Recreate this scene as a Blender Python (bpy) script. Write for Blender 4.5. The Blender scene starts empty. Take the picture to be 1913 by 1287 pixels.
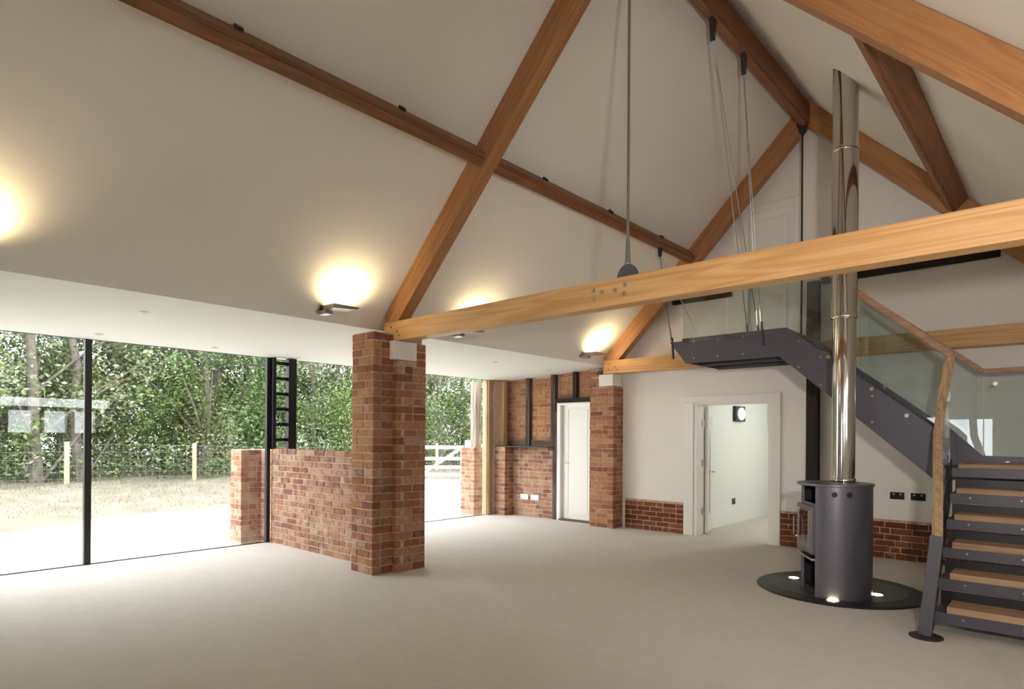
import bpy, bmesh, math, random
from mathutils import Vector, Matrix
random.seed(7)
scene = bpy.context.scene
COL = scene.collection
PI = math.pi

# ------------------------------------------------------------------ camera
FPX, WPX = 1159.0, 1913.0
YAW = math.radians(42.243); ROLL = math.radians(0.369)
fw = Vector((-math.sin(YAW), math.cos(YAW), 0)); rt = Vector((math.cos(YAW), math.sin(YAW), 0)); up = Vector((0, 0, 1))
c_r = rt * math.cos(ROLL) + up * math.sin(ROLL); c_u = up * math.cos(ROLL) - rt * math.sin(ROLL)
cd = bpy.data.cameras.new('camera'); cam = bpy.data.objects.new('camera', cd); COL.objects.link(cam)
cam.matrix_world = Matrix(((c_r.x, c_u.x, -fw.x, 0), (c_r.y, c_u.y, -fw.y, 0), (c_r.z, c_u.z, -fw.z, 1.45), (0, 0, 0, 1)))
cd.sensor_width = 36.0; cd.lens = FPX / WPX * 36.0; cd.shift_y = 172.7 / WPX; cd.clip_end = 300; cd.clip_start = 0.02
scene.camera = cam

# ------------------------------------------------------------------ world, lights, exposure
w = bpy.data.worlds.new('overcast_sky'); scene.world = w; w.use_nodes = True
bg = w.node_tree.nodes['Background']; bg.inputs[0].default_value = (0.93, 0.97, 1.0, 1); bg.inputs[1].default_value = 4.3
def lamp(name, kind, loc, energy, color, radius=.05, **kw):
    l = bpy.data.lights.new(name, kind); l.energy = energy; l.color = color
    if kind in ('POINT', 'SPOT'): l.shadow_soft_size = radius
    for k, v in kw.items(): setattr(l, k, v)
    o = bpy.data.objects.new(name, l); COL.objects.link(o); o.location = loc
    return o
fl_ = lamp('camera_flash_light', 'SPOT', (.32, .55, 1.85), 250, (1.0, .91, .86), .10, spot_size=math.radians(92), spot_blend=1.0)
fl_.rotation_euler = (Vector((-1.9, 7.0, 2.3)) - Vector(fl_.location)).to_track_quat('-Z', 'Y').to_euler()
vs = scene.view_settings
vs.view_transform = 'Standard'; vs.look = 'None'; vs.gamma = 1.0; vs.exposure = 0.9; vs.use_curve_mapping = False

scene.cycles.max_bounces = 9; scene.cycles.diffuse_bounces = 5; scene.cycles.transparent_max_bounces = 16; scene.cycles.sample_clamp_indirect = 8

# ------------------------------------------------------------------ materials
MATS = {}
def new_mat(name):
    m = bpy.data.materials.new(name); m.use_nodes = True; nt = m.node_tree
    return m, nt, nt.nodes['Principled BSDF'], nt.links.new
def ramp(nt, stops):
    r = nt.nodes.new('ShaderNodeValToRGB'); e = r.color_ramp.elements
    while len(e) < len(stops): e.new(.5)
    for k, (p, c) in enumerate(stops): e[k].position = p; e[k].color = (*c, 1)
    return r
def plain(name, col, rough=.5, metal=0, noise=0, nscale=40, bump=0, spec=.5, bscale=None):
    m, nt, b, L = new_mat(name)
    b.inputs['Base Color'].default_value = (*col, 1); b.inputs['Roughness'].default_value = rough; b.inputs['Metallic'].default_value = metal
    b.inputs['Specular IOR Level'].default_value = spec
    if noise or bump:
        tc = nt.nodes.new('ShaderNodeTexCoord')
        n = nt.nodes.new('ShaderNodeTexNoise'); n.inputs['Scale'].default_value = nscale; n.inputs['Detail'].default_value = 5; L(tc.outputs['Object'], n.inputs['Vector'])
        if noise:
            r = ramp(nt, [(.3, tuple(c * (1 - noise) for c in col)), (.7, tuple(min(1, c * (1 + noise)) for c in col))])
            L(n.outputs[0], r.inputs[0]); L(r.outputs[0], b.inputs['Base Color'])
        if bump:
            n2 = nt.nodes.new('ShaderNodeTexNoise'); n2.inputs['Scale'].default_value = bscale or nscale * 3; L(tc.outputs['Object'], n2.inputs['Vector'])
            bp = nt.nodes.new('ShaderNodeBump'); bp.inputs['Strength'].default_value = bump; bp.inputs['Distance'].default_value = .01
            L(n2.outputs[0], bp.inputs['Height']); L(bp.outputs[0], b.inputs['Normal'])
    MATS[name] = m; return m
def timber(name, ax, cols, scale=1.0, rough=.5):
    """wood whose grain runs along the direction ax (world vector)"""
    m, nt, b, L = new_mat(name)
    tc = nt.nodes.new('ShaderNodeTexCoord'); oi = nt.nodes.new('ShaderNodeObjectInfo')
    a = Vector(ax).normalized(); q = a.rotation_difference(Vector((1, 0, 0))).to_euler()
    mp = nt.nodes.new('ShaderNodeMapping'); mp.inputs['Rotation'].default_value = q; L(tc.outputs['Object'], mp.inputs['Vector'])
    ad = nt.nodes.new('ShaderNodeVectorMath'); ad.operation = 'ADD'; L(mp.outputs[0], ad.inputs[0])
    ml = nt.nodes.new('ShaderNodeMath'); ml.operation = 'MULTIPLY'; ml.inputs[1].default_value = 37; L(oi.outputs['Random'], ml.inputs[0]); L(ml.outputs[0], ad.inputs[1])
    sc = nt.nodes.new('ShaderNodeMapping'); sc.inputs['Scale'].default_value = (.35 * scale, 6 * scale, 6 * scale); L(ad.outputs[0], sc.inputs['Vector'])
    n = nt.nodes.new('ShaderNodeTexNoise'); n.inputs['Scale'].default_value = 1.4; n.inputs['Detail'].default_value = 2; n.inputs['Distortion'].default_value = .6; L(sc.outputs[0], n.inputs['Vector'])
    mm = nt.nodes.new('ShaderNodeMath'); mm.operation = 'MULTIPLY'; mm.inputs[1].default_value = 11; L(n.outputs[0], mm.inputs[0])
    fr = nt.nodes.new('ShaderNodeMath'); fr.operation = 'PINGPONG'; fr.inputs[1].default_value = 1; L(mm.outputs[0], fr.inputs[0])
    r = ramp(nt, [(0, cols[0]), (.55, cols[1]), (1, cols[2])]); L(fr.outputs[0], r.inputs[0])
    s2 = nt.nodes.new('ShaderNodeMapping'); s2.inputs['Scale'].default_value = (2, 90, 90); L(ad.outputs[0], s2.inputs['Vector'])
    n2 = nt.nodes.new('ShaderNodeTexNoise'); n2.inputs['Scale'].default_value = 1; n2.inputs['Detail'].default_value = 3; L(s2.outputs[0], n2.inputs['Vector'])
    mx = nt.nodes.new('ShaderNodeMix'); mx.data_type = 'RGBA'; mx.blend_type = 'MULTIPLY'; mx.inputs[0].default_value = .55
    r2 = ramp(nt, [(.3, (.72, .66, .6)), (.7, (1, 1, 1))]); L(n2.outputs[0], r2.inputs[0])
    L(r.outputs[0], mx.inputs[6]); L(r2.outputs[0], mx.inputs[7]); L(mx.outputs[2], b.inputs['Base Color'])
    b.inputs['Roughness'].default_value = rough
    bp = nt.nodes.new('ShaderNodeBump'); bp.inputs['Strength'].default_value = .15; bp.inputs['Distance'].default_value = .004; L(n2.outputs[0], bp.inputs['Height']); L(bp.outputs[0], b.inputs['Normal'])
    MATS[name] = m; return m
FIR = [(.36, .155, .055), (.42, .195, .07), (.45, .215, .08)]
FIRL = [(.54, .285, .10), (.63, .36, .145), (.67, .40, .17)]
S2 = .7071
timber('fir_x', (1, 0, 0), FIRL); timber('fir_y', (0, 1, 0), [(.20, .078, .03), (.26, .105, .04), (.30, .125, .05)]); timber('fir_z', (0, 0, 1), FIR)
timber('fir_l', (S2, 0, S2), FIR); timber('fir_r', (-S2, 0, S2), FIR)
timber('oak_x', (1, 0, 0), [(.33, .19, .10), (.41, .25, .14), (.45, .285, .165)]); timber('oak_z', (0, 0, 1), [(.44, .28, .15), (.56, .38, .21), (.62, .44, .26)])
timber('oak_y', (0, 1, 0), [(.40, .24, .12), (.52, .33, .18), (.57, .38, .21)])
timber('dark_x', (1, 0, 0), [(.006, .004, .004), (.012, .008, .007), (.02, .013, .011)], rough=.8)
timber('dark_z', (0, 0, 1), [(.010, .006, .006), (.022, .012, .011), (.04, .022, .018)], rough=.8)
timber('old_z', (0, 0, 1), [(.035, .025, .02), (.09, .065, .05), (.15, .115, .09)], rough=.85)
timber('old_x', (1, 0, 0), [(.05, .035, .03), (.12, .085, .065), (.17, .13, .10)], rough=.85)
timber('weathered_z', (0, 0, 1), [(.20, .17, .14), (.34, .30, .25), (.44, .40, .34)], rough=.9)
timber('fence_z', (0, 0, 1), [(.45, .36, .2), (.58, .48, .29), (.64, .55, .36)])

def brick_mat(name, cols, pale=.25, palecol=(.56, .47, .38)):
    m, nt, b, L = new_mat(name)
    oi = nt.nodes.new('ShaderNodeObjectInfo'); tc = nt.nodes.new('ShaderNodeTexCoord'); ge = nt.nodes.new('ShaderNodeNewGeometry')
    n_c = len(cols); r = ramp(nt, [((k + .5) / n_c, c) for k, c in enumerate(cols)]); L(oi.outputs['Random'], r.inputs[0])
    n = nt.nodes.new('ShaderNodeTexNoise'); n.inputs['Scale'].default_value = 34; n.inputs['Detail'].default_value = 5; n.inputs['Roughness'].default_value = .65; L(ge.outputs['Position'], n.inputs['Vector'])
    mx = nt.nodes.new('ShaderNodeMix'); mx.data_type = 'RGBA'; mx.blend_type = 'MULTIPLY'; mx.inputs[0].default_value = .8
    r2 = ramp(nt, [(.3, (.55, .52, .5)), (.65, (1.12, 1.1, 1.08))]); L(n.outputs[0], r2.inputs[0]); L(r.outputs[0], mx.inputs[6]); L(r2.outputs[0], mx.inputs[7])
    n3 = nt.nodes.new('ShaderNodeTexNoise'); n3.inputs['Scale'].default_value = 6.5; n3.inputs['Detail'].default_value = 8; n3.inputs['Roughness'].default_value = .72; L(ge.outputs['Position'], n3.inputs['Vector'])
    r3 = ramp(nt, [(.56 - pale * .2, (0, 0, 0)), (.74 - pale * .2, (.85, .85, .85))]); L(n3.outputs[0], r3.inputs[0])
    m2 = nt.nodes.new('ShaderNodeMix'); m2.data_type = 'RGBA'; L(r3.outputs[0], m2.inputs[0]); L(mx.outputs[2], m2.inputs[6]); m2.inputs[7].default_value = (*palecol, 1)
    L(m2.outputs[2], b.inputs['Base Color']); b.inputs['Roughness'].default_value = .9; b.inputs['Specular IOR Level'].default_value = .2
    bp = nt.nodes.new('ShaderNodeBump'); bp.inputs['Strength'].default_value = .5; bp.inputs['Distance'].default_value = .006; L(n.outputs[0], bp.inputs['Height']); L(bp.outputs[0], b.inputs['Normal'])
    MATS[name] = m; return m
RED = [(.30, .115, .07), (.36, .15, .085), (.40, .19, .105), (.44, .23, .13), (.21, .095, .07), (.38, .165, .09), (.47, .28, .175), (.33, .125, .075)]
ORG = [(.44, .22, .115), (.48, .25, .13), (.42, .20, .105), (.37, .165, .09), (.50, .28, .155), (.33, .14, .08)]
MIX = [(.33, .15, .095), (.42, .22, .14), (.46, .27, .175), (.28, .115, .08), (.43, .22, .13), (.49, .33, .225), (.37, .165, .10), (.24, .11, .085)]
brick_mat('brick_red', RED, .0, (.46, .35, .26)); brick_mat('brick_mixed', MIX, .36, (.50, .38, .28)); brick_mat('brick_orange', ORG, -.1, (.46, .33, .22))
brick_mat('brick_dark', [(.16, .05, .03), (.20, .065, .038), (.24, .085, .045), (.13, .045, .032), (.27, .10, .055)], -.15, (.35, .25, .18))
plain('mortar', (.52, .40, .30), .95, noise=.18, nscale=18, bump=.5, spec=.1)
plain('mortar_red', (.48, .34, .24), .95, noise=.2, nscale=18, bump=.5, spec=.1)
plain('plaster', (.82, .785, .74), .85, noise=.012, nscale=3, spec=.15)
plain('ceiling_paint', (.80, .76, .69), .9, noise=.012, nscale=2, spec=.1)
plain('soffit_paint', (.84, .835, .785), .9, spec=.1)
plain('white_gloss', (.80, .785, .74), .35); plain('hall_paint', (.80, .82, .78), .85, spec=.1)
plain('carpet', (.80, .75, .69), .97, noise=.025, nscale=9, bump=.9, spec=.05, bscale=320)
plain('steel', (.088, .082, .104), .42, metal=.15, noise=.04, nscale=60)
plain('steel_mid', (.065, .063, .072), .45, metal=.15)
plain('steel_dark', (.03, .03, .034), .45, metal=.2)
plain('black_frame', (.004, .004, .005), .4)
plain('stove_paint', (.16, .153, .182), .34, metal=.65, noise=.05, nscale=90)
plain('stove_black', (.008, .008, .01), .6); plain('chrome', (.58, .555, .52), .09, metal=1); plain('brushed', (.45, .42, .38), .35, metal=1)
plain('slate', (.016, .016, .019), .5, noise=.25, nscale=12); plain('slate_in', (.03, .031, .03), .4, noise=.3, nscale=10)
plain('cable', (.30, .29, .27), .35, metal=.8); plain('black_plastic', (.008, .008, .009), .3); plain('white_plastic', (.8, .79, .77), .4)
plain('dark_slot', (.01, .01, .01), .7); plain('white_fence', (.82, .82, .80), .6); plain('bark', (.14, .12, .10), .95, noise=.4, nscale=9, bump=.8)
plain('wire', (.22, .225, .22), .5, metal=.5)

def emit(name, col, s):
    m, nt, b, L = new_mat(name); b.inputs['Base Color'].default_value = (*col, 1)
    b.inputs['Emission Color'].default_value = (*col, 1); b.inputs['Emission Strength'].default_value = s; MATS[name] = m
emit('lamp_glow', (1, .86, .5), 6); emit('hearth_glow', (1, .9, .5), 7); emit('bulkhead_glow', (.8, .8, .78), .25)
def glass(name, tint, refl=1.0, base=.04):
    m, nt, b, L = new_mat(name); nt.nodes.remove(b); out = nt.nodes['Material Output']
    t = nt.nodes.new('ShaderNodeBsdfTransparent'); t.inputs[0].default_value = (*tint, 1)
    g = nt.nodes.new('ShaderNodeBsdfGlossy'); g.inputs['Roughness'].default_value = .01; g.inputs[0].default_value = (1, 1, 1, 1)
    lw = nt.nodes.new('ShaderNodeLayerWeight'); lw.inputs[0].default_value = .5
    p = nt.nodes.new('ShaderNodeMath'); p.operation = 'POWER'; p.inputs[1].default_value = 5; L(lw.outputs['Facing'], p.inputs[0])
    ma = nt.nodes.new('ShaderNodeMath'); ma.operation = 'MULTIPLY_ADD'; ma.inputs[1].default_value = .9 * refl; ma.inputs[2].default_value = base; L(p.outputs[0], ma.inputs[0])
    mx = nt.nodes.new('ShaderNodeMixShader'); L(ma.outputs[0], mx.inputs[0]); L(t.outputs[0], mx.inputs[1]); L(g.outputs[0], mx.inputs[2]); L(mx.outputs[0], out.inputs[0])
    MATS[name] = m
glass('window_glass', (.985, .99, .985)); glass('stair_glass', (.90, .94, .945), base=.05); glass('stove_glass', (.25, .24, .22), base=.16)

def ground_mat():
    m, nt, b, L = new_mat('gravel'); tc = nt.nodes.new('ShaderNodeTexCoord')
    v = nt.nodes.new('ShaderNodeTexVoronoi'); v.inputs['Scale'].default_value = 45; L(tc.outputs['Object'], v.inputs['Vector'])
    n = nt.nodes.new('ShaderNodeTexNoise'); n.inputs['Scale'].default_value = .8; n.inputs['Detail'].default_value = 4; L(tc.outputs['Object'], n.inputs['Vector'])
    r = ramp(nt, [(.25, (.60, .57, .53)), (.75, (.80, .78, .74))]); L(n.outputs[0], r.inputs[0])
    mx = nt.nodes.new('ShaderNodeMix'); mx.data_type = 'RGBA'; mx.blend_type = 'MULTIPLY'; mx.inputs[0].default_value = .35
    L(r.outputs[0], mx.inputs[6]); L(v.outputs['Color'], mx.inputs[7]); L(mx.outputs[2], b.inputs['Base Color']); b.inputs['Roughness'].default_value = .95
    bp = nt.nodes.new('ShaderNodeBump'); bp.inputs['Strength'].default_value = .6; bp.inputs['Distance'].default_value = .02; L(v.outputs['Distance'], bp.inputs['Height']); L(bp.outputs[0], b.inputs['Normal'])
    MATS['gravel'] = m
    m, nt, b, L = new_mat('verge'); tc = nt.nodes.new('ShaderNodeTexCoord')
    n = nt.nodes.new('ShaderNodeTexNoise'); n.inputs['Scale'].default_value = 1.6; n.inputs['Detail'].default_value = 8; n.inputs['Roughness'].default_value = .7; L(tc.outputs['Object'], n.inputs['Vector'])
    r = ramp(nt, [(.3, (.12, .11, .07)), (.5, (.175, .155, .115)), (.7, (.23, .205, .165))]); L(n.outputs[0], r.inputs[0]); L(r.outputs[0], b.inputs['Base Color']); b.inputs['Roughness'].default_value = .95
    MATS['verge'] = m
ground_mat()
def leaf_mat(name, cols, trans=.35):
    m, nt, b, L = new_mat(name); nt.nodes.remove(b); out = nt.nodes['Material Output']
    ge = nt.nodes.new('ShaderNodeNewGeometry'); r = ramp(nt, [(k / (len(cols) - 1), c) for k, c in enumerate(cols)]); L(ge.outputs['Random Per Island'], r.inputs[0])
    d = nt.nodes.new('ShaderNodeBsdfDiffuse'); t = nt.nodes.new('ShaderNodeBsdfTranslucent'); mx = nt.nodes.new('ShaderNodeMixShader'); mx.inputs[0].default_value = trans
    L(r.outputs[0], d.inputs[0]); L(r.outputs[0], t.inputs[0]); L(d.outputs[0], mx.inputs[1]); L(t.outputs[0], mx.inputs[2]); L(mx.outputs[0], out.inputs[0]); MATS[name] = m
leaf_mat('leaf_mid', [(.035, .065, .018), (.095, .165, .045), (.22, .31, .10), (.39, .45, .24)])
leaf_mat('leaf_dry', [(.14, .135, .085), (.20, .185, .13), (.25, .235, .18)])
leaf_mat('leaf_dark', [(.02, .04, .015), (.06, .11, .035), (.15, .22, .08), (.30, .36, .20)])
leaf_mat('leaf_pale', [(.15, .20, .09), (.25, .31, .15), (.36, .41, .25), (.46, .49, .36)])

# ------------------------------------------------------------------ builders
WORLD = {}
def vadd(a, b): return (a[0] + b[0], a[1] + b[1], a[2] + b[2])
class M:                                                # collects verts / faces in world space
    def __init__(s): s.v = []; s.f = []
    def add(s, v, f): n = len(s.v); s.v += [tuple(p) for p in v]; s.f += [tuple(i + n for i in q) for q in f]; return s
    def box(s, x0, x1, y0, y1, z0, z1):
        return s.add([(x0, y0, z0), (x1, y0, z0), (x1, y1, z0), (x0, y1, z0), (x0, y0, z1), (x1, y0, z1), (x1, y1, z1), (x0, y1, z1)],
                     [(0, 3, 2, 1), (4, 5, 6, 7), (0, 1, 5, 4), (1, 2, 6, 5), (2, 3, 7, 6), (3, 0, 4, 7)])
    def prism(s, poly, ax, a, b):                       # poly in the two other axes, extruded along ax from a to b
        def mk(p, t): return (t, p[0], p[1]) if ax == 'x' else (p[0], t, p[1]) if ax == 'y' else (p[0], p[1], t)
        n = len(poly); v = [mk(p, a) for p in poly] + [mk(p, b) for p in poly]
        f = [tuple(range(n)), tuple(range(2 * n - 1, n - 1, -1))] + [(i, i + n, (i + 1) % n + n, (i + 1) % n) for i in range(n)]
        return s.add(v, f)
    def tube(s, pts, r, n=10, caps=True):
        pts = [Vector(p) for p in pts]; rs = r if isinstance(r, (list, tuple)) else [r] * len(pts); v = []; f = []
        prev = None
        for i, p in enumerate(pts):
            t = (pts[min(i + 1, len(pts) - 1)] - pts[max(i - 1, 0)]).normalized()
            if prev is None: a = t.orthogonal().normalized()
            else: a = (prev - t * prev.dot(t)).normalized()
            prev = a; b = t.cross(a)
            for k in range(n): q = 2 * PI * k / n; v.append(tuple(p + (a * math.cos(q) + b * math.sin(q)) * rs[i]))
        for i in range(len(pts) - 1):
            for k in range(n): f.append((i * n + k, i * n + (k + 1) % n, (i + 1) * n + (k + 1) % n, (i + 1) * n + k))
        if caps: f += [tuple(range(n - 1, -1, -1)), tuple(range((len(pts) - 1) * n, len(pts) * n))]
        return s.add(v, f)
    def lathe(s, c, prof, n=40):                        # prof: (radius, z) closed from bottom to top
        v = []; f = []
        for (r, z) in prof:
            for k in range(n): q = 2 * PI * k / n; v.append((c[0] + r * math.cos(q), c[1] + r * math.sin(q), c[2] + z))
        m = len(prof)
        for i in range(m - 1):
            for k in range(n): f.append((i * n + k, i * n + (k + 1) % n, (i + 1) * n + (k + 1) % n, (i + 1) * n + k))
        f += [tuple(range(n - 1, -1, -1)), tuple(range((m - 1) * n, m * n))]
        return s.add(v, f)
    def bar(s, p0, p1, wdt, dpt, upv=(0, 0, 1)):        # rectangular bar between two points
        p0 = Vector(p0); p1 = Vector(p1); t = (p1 - p0).normalized(); a = t.cross(Vector(upv)).normalized(); b = a.cross(t)
        v = [tuple(p + a * i * wdt / 2 + b * j * dpt / 2) for p in (p0, p1) for i, j in ((-1, -1), (1, -1), (1, 1), (-1, 1))]
        return s.add(v, [(3, 2, 1, 0), (4, 5, 6, 7), (0, 1, 5, 4), (1, 2, 6, 5), (2, 3, 7, 6), (3, 0, 4, 7)])
def tag(o, label=None, cat=None, group=None, kind=None):
    if label: o['label'] = label
    if cat: o['category'] = cat
    if group: o['group'] = group
    if kind: o['kind'] = kind
    return o
def thing(name, label, cat, loc, group=None, kind=None):
    o = bpy.data.objects.new(name, None); COL.objects.link(o); o.location = loc; o.empty_display_size = .1; WORLD[o.name] = Vector(loc)
    return tag(o, label, cat, group, kind)
def part(name, m, mat, parent=None, bevel=0, smooth=False, seg=2):
    lo = [min(p[k] for p in m.v) for k in range(3)]; hi = [max(p[k] for p in m.v) for k in range(3)]
    c = Vector([(lo[k] + hi[k]) / 2 for k in range(3)])
    if parent is None: c.z = lo[2]
    me = bpy.data.meshes.new(name); me.from_pydata([tuple(Vector(p) - c) for p in m.v], [], m.f)
    bm = bmesh.new(); bm.from_mesh(me); bmesh.ops.recalc_face_normals(bm, faces=bm.faces)
    if bevel:
        ed = [e for e in bm.edges if len(e.link_faces) == 2 and e.calc_face_angle(0) > .5]
        bmesh.ops.bevel(bm, geom=ed, offset=bevel, segments=seg, affect='EDGES', profile=.6)
    if smooth:
        for fc in bm.faces: fc.smooth = True
        for e in bm.edges:
            if len(e.link_faces) == 2 and e.calc_face_angle(0) > .6: e.smooth = False
    bm.to_mesh(me); bm.free(); me.materials.append(MATS[mat])
    o = bpy.data.objects.new(name, me); COL.objects.link(o); WORLD[o.name] = c
    if parent is not None: o.parent = parent; o.location = c - WORLD[parent.name]
    else: o.location = c
    return o
def B(*a): return M().box(*a)

BRICKS = {}
def brick_mesh(L, mat, var, D):
    key = (round(L, 2), mat, var, D)
    if key not in BRICKS:
        rnd = random.Random(hash((key[0], var)) & 0xffff); me = bpy.data.meshes.new('brick'); bm = bmesh.new()
        bmesh.ops.create_cube(bm, size=1)
        for v in bm.verts:
            v.co.x *= L; v.co.y = v.co.y * D + D / 2; v.co.z *= .0645
            v.co += Vector((rnd.uniform(-.003, .003), 0, rnd.uniform(-.003, .003)))
        fe = [e for e in bm.edges if sum(v.co.y < .01 for v in e.verts) >= 1]
        bmesh.ops.bevel(bm, geom=fe, offset=.006, segments=1, affect='EDGES')
        bm.to_mesh(me); bm.free(); me.materials.append(MATS[mat]); BRICKS[key] = me
    return BRICKS[key]
def bricks(parent, p0, u, L, H, mat, z0=0., c0=0, c1=0, seed=1, proud=.006, D=.1, CH=.075, mats=None):
    """bricks on one face. p0: start (x,y) on the mortar face, u: direction, outward normal is u turned right.
       c0/c1: corner bonding at start/end (1: brick covers the corner on even courses, -1: on odd courses, 0: plain end)"""
    rnd = random.Random(seed); ux, uy = u; nx, ny = uy, -ux; ang = math.atan2(uy, ux); pw = WORLD[parent.name]
    n = int(round(H / CH))
    for i in range(n):
        ev = i % 2 == 0
        a, b = 0., L
        for side, cc in ((0, c0), (1, c1)):
            if cc:
                cover = ev if cc > 0 else not ev
                if side == 0: a = -proud if cover else D - proud + .010
                else: b = L + proud if cover else L - D + proud - .010
        s = a; first = True; flem = rnd.random() < .45
        k = i
        while s < b - .02:
            ln = .215 if (not flem and not (first and not ev)) or (flem and k % 2) else .1025
            if rnd.random() < .08: ln = rnd.choice((.16, .1025))
            k += 1; first = False
            if b - s - ln < .045: ln = b - s
            ln = max(.03, ln)
            o = bpy.data.objects.new('brick', brick_mesh(ln, mats[i] if mats else mat, rnd.randint(0, 2), D)); COL.objects.link(o)
            pr = proud + rnd.uniform(-.002, .003); m = s + ln / 2
            o.parent = parent
            o.location = Vector((p0[0] + ux * m + nx * pr, p0[1] + uy * m + ny * pr, z0 + (i + .5) * CH)) - pw
            o.scale.z = CH / .075
            o.rotation_euler = (rnd.uniform(-.006, .006), 0, ang + rnd.uniform(-.006, .006))
            s += ln + .010

# ================================================================== SETTING
GX = -8.13          # plane of the glazing
EY = 8.68           # face of the end wall
def SL(x): return x + 8.33          # left slope
def SR(x): return 3.22 - x          # right slope
RX, RZ = -2.555, 5.775
SO = lambda x: 2.62 + (x + 5.71) * .0475
BY = -4.5           # back wall
WX = .78            # right wall
def st(o, label, cat): return tag(o, label, cat, kind='structure')
st(part('floor', B(GX, WX + .2, BY, EY, -.12, 0), 'carpet'), 'pale beige carpet covering the whole barn floor', 'floor')
st(part('floor', B(-5.3, WX, EY, 12.2, -.12, -.001), 'carpet'), 'pale carpet of the small room beyond the open doorway', 'floor')
st(part('ground', B(-70, GX, -40, 60, -.40, -.06), 'gravel'), 'pale gravel yard outside the glass wall', 'ground')
# ceilings
t = .06
st(part('ceiling_left', M().prism([(-5.71, SL(-5.71)), (RX, RZ), (RX, RZ + t), (-5.71 - t, SL(-5.71))], 'y', BY, EY), 'ceiling_paint'), 'sloping plaster ceiling above the wall lamps', 'ceiling')
st(part('ceiling_right', M().prism([(WX, SR(WX)), (WX + t, SR(WX)), (RX, RZ + t), (RX, RZ)], 'y', BY, EY), 'ceiling_paint'), 'sloping plaster ceiling pierced by the chrome flue', 'ceiling')
st(part('ceiling_soffit', M().prism([(GX - .03, SO(GX - .03)), (-5.71, 2.62), (-5.71, 2.72), (GX - .03, SO(GX - .03) + .1)], 'y', BY, EY + .2), 'soffit_paint'), 'low white soffit above the glass wall with recessed downlights', 'ceiling')
st(part('roof', M().prism([(GX - .06, 2.64), (-5.78, 2.76), (RX, RZ + .25), (WX + .4, 2.66), (WX + .4, 2.76), (RX, RZ + .36), (-5.8, 2.90), (GX - .06, 2.78)], 'y', BY - .2, 12.4), 'slate'), 'dark roof covering over the barn', 'roof')
# end wall pieces (white plaster part)
def gable(x0, x1, za, zb=None, y0=EY, y1=EY + .22, flat=False):
    top = lambda x: SL(x) if x < RX else SR(x)
    m = M(); xs = [x0] + ([RX] if x0 < RX < x1 else []) + [x1]
    up_ = [(x, (zb if zb else top(x))) for x in xs]
    return m.prism([(x0, za), (x1, za)] + up_[::-1], 'y', y0, y1)
ew = thing('wall_end', 'white plastered gable end wall with a low brick plinth', 'wall', (-3, EY + .1, 0), kind='structure')
for a in ((-5.55, -4.19, 0), (-4.19, -3.44, 1.97), (-3.44, -2.76, 4.60), (-2.76, WX + .2, 1.97), (-3.44, -2.76, 1.97, 2.62), (-3.09, WX + .2, 0, 1.97)):
    part('plaster_panel', gable(*a), 'plaster', ew)
# brick plinth courses, stand proud of the plaster
for k, (a, b) in enumerate(((-5.38, -4.37), (-2.95, WX))):
    part('mortar_bed', B(a, b, EY - .022, EY + .02, 0, .475), 'mortar_red', ew)
    bricks(ew, (a, EY - .022), (1, 0), b - a, .475, 'brick_dark', seed=31 + k, D=.05)
for side in ('right', 'back'):
    pass
# right wall (behind the photographer's shoulder) with three small windows and a clerestory slot
rw = thing('wall_right', 'white side wall with three small windows beside the camera', 'wall', (WX + .1, 2, 0), kind='structure')
def rwall(y0, y1, z0, z1): part('plaster_panel', B(WX, WX + .2, y0, y1, z0, z1), 'plaster', rw)
ys = [(2.60, 3.02), (3.23, 3.65), (3.80, 4.20)]
rwall(BY, EY, 0, 1.48); rwall(BY, 2.60, 1.48, 1.97); rwall(3.02, 3.23, 1.48, 1.97); rwall(3.65, 3.80, 1.48, 1.97); rwall(4.20, EY, 1.48, 1.97)
rwall(BY, EY, 1.97, 2.06); rwall(BY, 1.2, 2.06, 2.26); rwall(4.5, EY, 2.06, 2.26); rwall(BY, EY, 2.26, 2.48)
for y0, y1, z0, z1 in [(a, b, 1.48, 1.97) for a, b in ys] + [(1.2, 4.5, 2.06, 2.26)]:
    part('pane', B(WX + .09, WX + .1, y0, y1, z0, z1), 'window_glass', rw)
# back wall with a big glazed opening
bw = thing('wall_back', 'white gable wall with one window behind the camera', 'wall', (-3, BY, 0), kind='structure')
top = lambda x: SL(x) if x < RX else SR(x)
for (x0, x1, z0, z1) in ((GX, -5.71, 0, 2.5), (-5.71, -4.8, 0, None), (-4.8, -3.0, 0, None), (-3.0, -1.6, 0, .9), (-3.0, -1.6, 2.0, None), (-1.6, -.3, 0, None), (-.3, WX, 0, None)):
    if z1: part('plaster_panel', B(x0, x1, BY - .2, BY, z0, z1), 'plaster', bw)
    else: part('plaster_panel', gable(x0, x1, z0, None, BY - .2, BY), 'plaster', bw)
part('pane', B(-3.0, -1.6, BY - .1, BY - .09, .9, 2.0), 'window_glass', bw)

st(part('wall_left_blocker', B(GX - .12, GX, BY, -.232, 0, 2.5), 'plaster'), 'unseen white wall added left of the camera to block daylight', 'wall')  # unseen wall added to cut daylight and darken the near ceiling
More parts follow.
